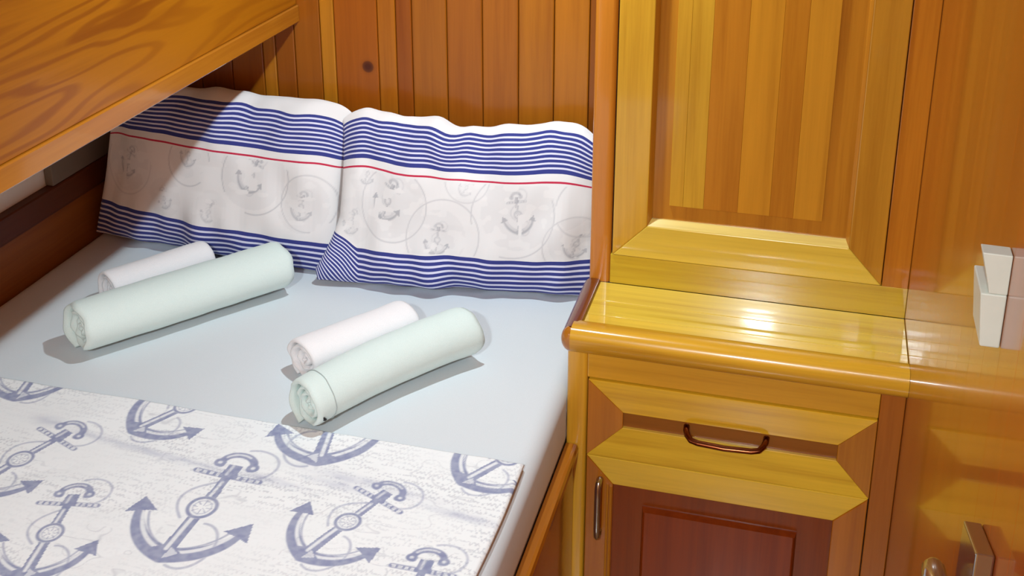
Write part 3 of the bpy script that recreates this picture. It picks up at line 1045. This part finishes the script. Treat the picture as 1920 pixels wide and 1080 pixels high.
def build_towel(p0, p1, r, mat, seed, label, bend=0.0, flat=0.92, turns=3.6, taper=0.0, hem=False, tip=0.0):
    """a sheet wound into a spiral and extruded along a gently bent axis"""
    rd = np.random.default_rng(seed)
    ax = Vector((p1[0] - p0[0], p1[1] - p0[1], 0))
    L = ax.length
    ax.normalize()
    sd = Vector((ax.y, -ax.x, 0))                       # towards the camera side
    th = r / (turns + 0.6) * 0.86                      # sheet thickness
    M = 150
    pts_o, pts_i = [], []
    for k in range(M + 1):
        f = k / M
        a = 2 * math.pi * turns * f + 0.6
        rad = th * 0.75 + (r - th * 0.75) * f
        pts_o.append((a, rad))
    N = 40
    verts, faces = [], []
    jit = [0.010 * noise.noise(Vector((seed, k * 0.045, 0.0))) + 0.006 * noise.noise(Vector((seed + 9, k * 0.21, 0.0))) for k in range(M + 1)]

    def at(i, k, inner):
        s = i / (N - 1)
        a, rad = pts_o[k]
        rr = rad - (th * 0.93 if inner else 0.0)
        # rounded lips at both ends
        lip = min(s, 1 - s) * L
        rr_l = 1.0
        if lip < 0.012:
            q = 1 - lip / 0.012
            rr = rr - (th * 0.28 * q * q if not inner else -th * 0.28 * q * q)
        rr *= 1.0 - taper * s
        env = 1.035 + 0.030 * noise.noise(Vector((s * 3.0, a * 0.25, seed * 1.7))) + 0.02 * noise.noise(Vector((s * 9.0, a * 0.8, seed * 2.9)))
        if k > M * 0.72:
            rr *= env
        cx = rr * math.cos(a) * 1.05
        cz = rr * math.sin(a) * flat
        t = s * L + (jit[k] + (0.012 * (1 - k / M)) * (1 if s < .5 else -1)) * max(0.0, 1.0 - min(s, 1 - s) / 0.3)
        b = bend * (4 * s * (1 - s))
        # settle on the sheet: the underside is pressed flat
        zc = r * flat * (1.0 - taper * s) * 0.955
        z = max(cz + zc, 0.0012 + 0.010 * (1 - k / M))
        z += tip * max(0.0, s - 0.6)
        p = Vector((p0[0], p0[1], 0)) + ax * t + sd * (cx + b)
        return (p.x, p.y, ZM + 0.0022 + z)
    for i in range(N):
        for k in range(M + 1):
            verts.append(at(i, k, False))
        for k in range(M + 1):
            verts.append(at(i, k, True))
    W = 2 * (M + 1)
    for i in range(N - 1):
        for k in range(M):
            A0 = i * W + k
            faces.append((A0, A0 + 1, A0 + W + 1, A0 + W))
            B0 = i * W + M + 1 + k
            faces.append((B0, B0 + W, B0 + W + 1, B0 + 1))
        faces.append((i * W + M, i * W + W - 1, (i + 1) * W + W - 1, (i + 1) * W + M))
        faces.append((i * W, (i + 1) * W, (i + 1) * W + M + 1, i * W + M + 1))
    for i in (0, N - 1):
        for k in range(M):
            A0, B0 = i * W + k, i * W + M + 1 + k
            faces.append((A0, B0, B0 + 1, A0 + 1) if i == 0 else (A0, A0 + 1, B0 + 1, B0))
    bm = bmesh.new()
    vv = [bm.verts.new(v) for v in verts]
    for f in faces:
        bm.faces.new([vv[q] for q in f])
    bmesh.ops.recalc_face_normals(bm, faces=bm.faces)
    o = link('rolled_towel', bm, mat, None, smooth=True, org=((p0[0] + p1[0]) / 2, (p0[1] + p1[1]) / 2, ZM))
    tag(o, label, 'towel', 'rolled towels on the bed')
    if hem:
        i0 = 4
        line = []
        for k in range(int(M * 0.74), M + 1):
            p = Vector(at(i0, k, False))
            line.append(p)
        cen = sum(line, Vector()) / len(line)
        line = [p + (p - cen).normalized() * 0.0006 for p in line]
        link('hem_stitching', tube(line, 0.0008, 6), SEAM, o, smooth=True)
    return o, at, M


build_towel((-1.250, 1.600), (-0.998, 1.932), 0.0560, TERRY_MINT, 1, 'long pale mint rolled towel on the left, lying in front of a small white roll', taper=-0.02)
build_towel((-1.302, 1.772), (-1.182, 1.955), 0.0400, TERRY_WHITE, 2, 'small white rolled towel on the left, behind the long mint roll near the pillow')
build_towel((-0.822, 1.626), (-0.688, 1.812), 0.0450, TERRY_WHITE, 7, 'small white rolled towel in the middle of the bed, behind a mint roll', flat=0.86)
t3, at3, M3 = build_towel((-0.752, 1.492), (-0.560, 1.786), 0.0480, TERRY_MINT, 4, 'long pale mint rolled towel nearest the nightstand, with a stitched hem ring and black tag', bend=-0.014, taper=-0.10, hem=True)
ka = 120
q0, q1 = Vector(at3(1, ka, False)), Vector(at3(2, ka - 3, False))
out = (q0 - Vector(at3(1, ka, True))).normalized() * 0.0014
bmt = tube([q0 + out, q0 * 0.5 + q1 * 0.5 + out, q1 + out + Vector((0, 0, 0.006))], [0.0012, 0.0036, 0.0030], 6, 0.6)
tg = link('care_tag', bmt, BLACK, t3)
tg['label'] = 'small black tag'

# ------------------------------------------------------------------ switch and door handle on the right wall
sw = thing('light_switch', (XR, 1.15, -0.56), 'white plastic switch box with a stepped rocker, on the glossy right wall', 'switch')


def xz_box(x0, x1b, x1t, y0, y1, z0, z1, bw=0.0015):
    """box against the wall plane XR: protrudes to x1b at the bottom and x1t at the top"""
    bm = bmesh.new()
    pts = []
    for y in (y0, y1):
        pts += [(x0, y, z0), (x1b, y, z0), (x1t, y, z1), (x0, y, z1)]
    v = [bm.verts.new(p) for p in pts]
    for q in ((0, 1, 2, 3), (7, 6, 5, 4), (0, 4, 5, 1), (1, 5, 6, 2), (2, 6, 7, 3), (3, 7, 4, 0)):
        bm.faces.new([v[i] for i in q])
    bmesh.ops.recalc_face_normals(bm, faces=bm.faces)
    return bevel(bm, bw, 2)


link('lower_box', xz_box(XR - 0.0003, XR - 0.0177, XR - 0.0232, 1.034, 1.094, -0.563, -0.5085), WHITE_PLASTIC, sw)
bm = prism_xz([(XR - 0.0003, -0.5082), (XR - 0.0165, -0.5082), (XR - 0.0168, -0.5040), (XR - 0.0262, -0.468), (XR - 0.0003, -0.4685)], 1.034, 1.054, 0.001)
link('upper_box', bm, WHITE_PLASTIC, sw)

dh = thing('door_handle', (XR, 0.98, -0.78), 'chrome lever door handle on the glossy right wall, at the lower right corner', 'door handle')
bm = box(XR - 0.0165, XR - 0.0003, 0.910, 0.990, -0.90, -0.710, 0)
for v in bm.verts:
    if v.co.z > -0.8:
        v.co.z = -0.697 if v.co.y < 0.95 else -0.7235
link('back_plate', bevel(bm, 0.002, 3), CHROME, dh)
lv = [(XR - 0.012, 0.952, -0.788), (XR - 0.020, 0.952, -0.788), (XR - 0.027, 0.953, -0.789), (XR - 0.033, 0.961, -0.790), (XR - 0.035, 0.978, -0.791), (XR - 0.035, 1.000, -0.792), (XR - 0.034, 1.008, -0.793)]
link('lever', tube(lv, [0.010, 0.0095, 0.0105, 0.012, 0.0125, 0.0115, 0.008], 14), CHROME, dh, smooth=True)
